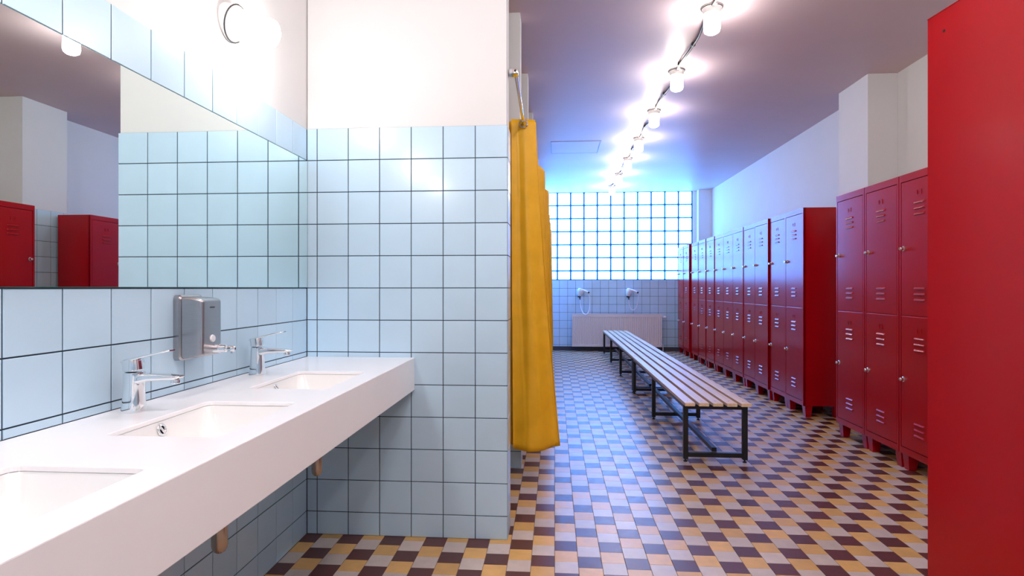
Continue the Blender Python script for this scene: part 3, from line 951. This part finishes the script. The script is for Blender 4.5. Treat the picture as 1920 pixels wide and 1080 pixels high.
for k, y in enumerate((2.01, 0.95, 0.10)):
    if k == 0:
        W0 = lamp('wall_lamp', (XL - 0.004, y, 2.135), (0, math.radians(90 + 17), 0), wl[0], M['globe_wall'], 'wall lamps above the mirror')
        bm = bmesh.new()
        # wedge that tilts the porcelain socket
        lathe(bm, [(0.064, -0.030), (0.064, 0.001)], 28)
        mesh_obj('wedge_base', bm, M['porcelain'], W0, smooth=True)
        bm = bmesh.new(); bbox(bm, -0.083, -0.060, -0.012, 0.012, -0.008, 0.012, 0.002)
        mesh_obj('terminal_box', bm, M['porcelain'], W0)
        W0.location.x += 0.018
        index_kids(W0)
    else:
        g = copy_tree(W0); g.location = (W0.location.x, y, 2.135); g['label'] = wl[k]

# cable along the ceiling with clips
cb = empty('ceiling_cable', (1.004, -1.5, ZC)); tag(cb, 'dark cable clipped along the ceiling from lamp to lamp', 'cable')
bm = bmesh.new()
clips = []
ys = [3.765 + 1.07 * k for k in range(-5, 7)]
for i in range(len(ys) - 1):
    ya, yb = ys[i], ys[i + 1]
    pts = []
    for k in range(13):
        t = k / 12
        yy = ya + 0.066 + (yb - ya - 0.132) * t
        sag = 0.006 * math.sin(PI * ((t * 2) % 1.0))
        pts.append((0.012 * math.sin(2.2 * PI * t + i), yy + 1.5, -0.016 - sag))
    tube(bm, pts, 0.0095, 8)
    for t in (0.5, 0.90):
        clips.append((0.012 * math.sin(2.2 * PI * t + i), ya + 0.066 + (yb - ya - 0.132) * t + 1.5))
mesh_obj('cable_run', bm, M['cable'], cb, smooth=True)
bm = bmesh.new(); bbox(bm, -0.014, 0.014, -0.011, 0.011, -0.0255, 0.0, 0.004)
c0 = mesh_obj('clip', bm, M['black'], cb, loc=(clips[0][0], clips[0][1], 0))
for (x, y) in clips[1:]: inst(c0, cb, (x, y, 0))
bm = bmesh.new(); bbox(bm, -0.012, 0.012, -0.010, 0.010, -0.022, 0.0, 0.003)
c0 = mesh_obj('junction', bm, M['porcelain'], cb, loc=(0, ys[0] + 1.5 - 0.085, 0))
for y in ys[1:]: inst(c0, cb, (0, y + 1.5 - 0.080, 0))

# ---------------------------------------------------------------- shower curtains on rods
RZ = 2.222
def smooth_tri(t):
    return math.sin(math.asin(0.985 * math.sin(t)) ) if False else (2 / PI) * math.asin(0.97 * math.sin(t)) / ((2 / PI) * math.asin(0.97))
def curtain(k, label, xl_t, xr_t, xl_b, xr_b, droop, seed):
    y_near = PY[k] + 0.165
    y_far = PY[k + 1]
    rod = empty('curtain_rod', (-0.19, y_near, RZ))
    rod.rotation_euler = (-math.atan(0.055 / 0.9), 0, 0)
    tag(rod, ROD[k], 'curtain rod', 'curtain rods of the shower cubicles')
    bm = bmesh.new(); tube(bm, [(0, -0.012, 0), (0, y_far - y_near - 0.001, 0)], 0.0095, 14)
    mesh_obj('pipe', bm, M['chrome'], rod, smooth=True)
    bm = bmesh.new(); bbox(bm, -0.034, 0.014, -0.050, -0.004, -0.013, 0.013, 0.004)
    mesh_obj('elbow_bracket', bm, M['chrome'], rod, smooth=True)
    bm = bmesh.new(); lathe(bm, [(0.0, 0.0), (0.006, 0.0), (0.006, 0.002), (0.0, 0.002)], 12, Matrix.Translation((0.0, -0.0505, 0.0)) @ Matrix.Rotation(PI / 2, 4, 'X'))
    mesh_obj('bolt', bm, M['dark'], rod)
    rnd = random.Random(seed)
    c = empty('shower_curtain', (-0.19, y_far - 0.09, 0)); tag(c, label, 'curtain', 'yellow shower curtains')
    ztop, zbot = RZ - 0.014, 0.195
    NH = 5                                  # half folds, front to back
    NS, NZ = 160, 60
    thick = 0.13
    ph = [rnd.uniform(0, 6) for _ in range(8)]
    bm = bmesh.new()
    grid = []
    for iz in range(NZ + 1):
        v = iz / NZ                          # 0 top .. 1 bottom
        row = []
        e = v ** 1.25
        xl = xl_t + (xl_b - xl_t) * e; xr = xr_t + (xr_b - xr_t) * e
        for i in range(NS + 1):
            t = i / NS
            s = smooth_tri(PI * t * NH - PI / 2)          # -1 .. 1
            fold = t * NH
            amp = 1.0 - 0.06 * math.sin(1.7 * fold + ph[0])
            if s < 0: amp *= 0.80 + 0.20 * min(1.0, fold)
            x = (xl + xr) / 2 + (xr - xl) / 2 * s * amp
            a = (x - xl) / max(1e-4, xr - xl)
            y = -thick + thick * t
            w = 0.004 + 0.021 * v
            y += w * math.sin(7.5 * a + ph[1] + 1.2 * v + fold) + 0.25 * w * math.sin(13 * a + ph[2] - 3 * v)
            if fold < 1 and a < 0.34 + 0.02 * math.sin(9 * v): y -= 0.0035
            y -= (0.012 + 0.075 * v) * max(0.0, 1 - abs(a - (0.62 - 0.2 * v)) / 0.5) * max(0.0, 1 - fold)
            y += 0.004 * math.sin(38 * v + ph[3] + 4 * a) * (0.3 + v)
            z = ztop + (zbot - ztop) * v
            if droop and v < 0.5:
                z -= droop * max(0.0, a - 0.45) * (1 - 2 * v)
            if v > 0.9: z -= 0.012 * math.sin(PI * a) * (v - 0.9) / 0.1
            row.append(bm.verts.new((x + 0.19, min(y, 0.080), z)))
        grid.append(row)
    for a_, b_ in zip(grid, grid[1:]):
        for i in range(NS):
            bm.faces.new((a_[i], a_[i + 1], b_[i + 1], b_[i]))
    cl_ = mesh_obj('cloth', bm, M['curtain'], c, smooth=True)
    cl_.data.set_sharp_from_angle(angle=PI)
    sm = cl_.modifiers.new('thickness', 'SOLIDIFY'); sm.thickness = 0.0012; sm.offset = 0
    # grommets on the front pleat and the ones behind
    for g in range(3):
        bm = bmesh.new()
        tube(bm, [(0.024 * math.cos(q), 0, 0.024 * math.sin(q)) for q in [2 * PI * j / 24 for j in range(24)]], 0.0045, 8, closed=True)
        o = mesh_obj('grommet', bm, M['chrome'], c, smooth=True, loc=(0.0, -thick + 0.004 - 0.012 + g * thick / 3, RZ - 0.046))
        if g == 0: break
    return c
ROD = ['curtain rod in full view between first partition and first yellow curtain'] + ['curtain rod of the %s shower cubicle, hidden by the curtain before it' % w for w in ('second', 'third', 'fourth', 'fifth', 'sixth', 'seventh')]
CURT = ['yellow shower curtain nearest the tiled partition, largest, with a round grommet',
        'yellow shower curtain second from the tiled partition, its top corner drooping',
        'yellow shower curtain third from the tiled partition',
        'yellow shower curtain fourth from the tiled partition',
        'yellow shower curtain fifth from the tiled partition',
        'yellow shower curtain sixth from the tiled partition',
        'yellow shower curtain at the far end, closest to the glass-block window']
CP = [(-0.285, -0.118, -0.290, 0.030, 0.0, 1), (-0.28, -0.085, -0.30, -0.02, 0.16, 2), (-0.28, -0.060, -0.30, -0.03, 0.15, 3), (-0.28, -0.075, -0.30, -0.04, 0.10, 4),
      (-0.28, -0.070, -0.29, -0.035, 0.08, 5), (-0.28, -0.065, -0.29, -0.03, 0.05, 6), (-0.28, -0.060, -0.29, -0.03, 0.05, 7)]
for k in range(7):
    curtain(k, CURT[k], *CP[k])
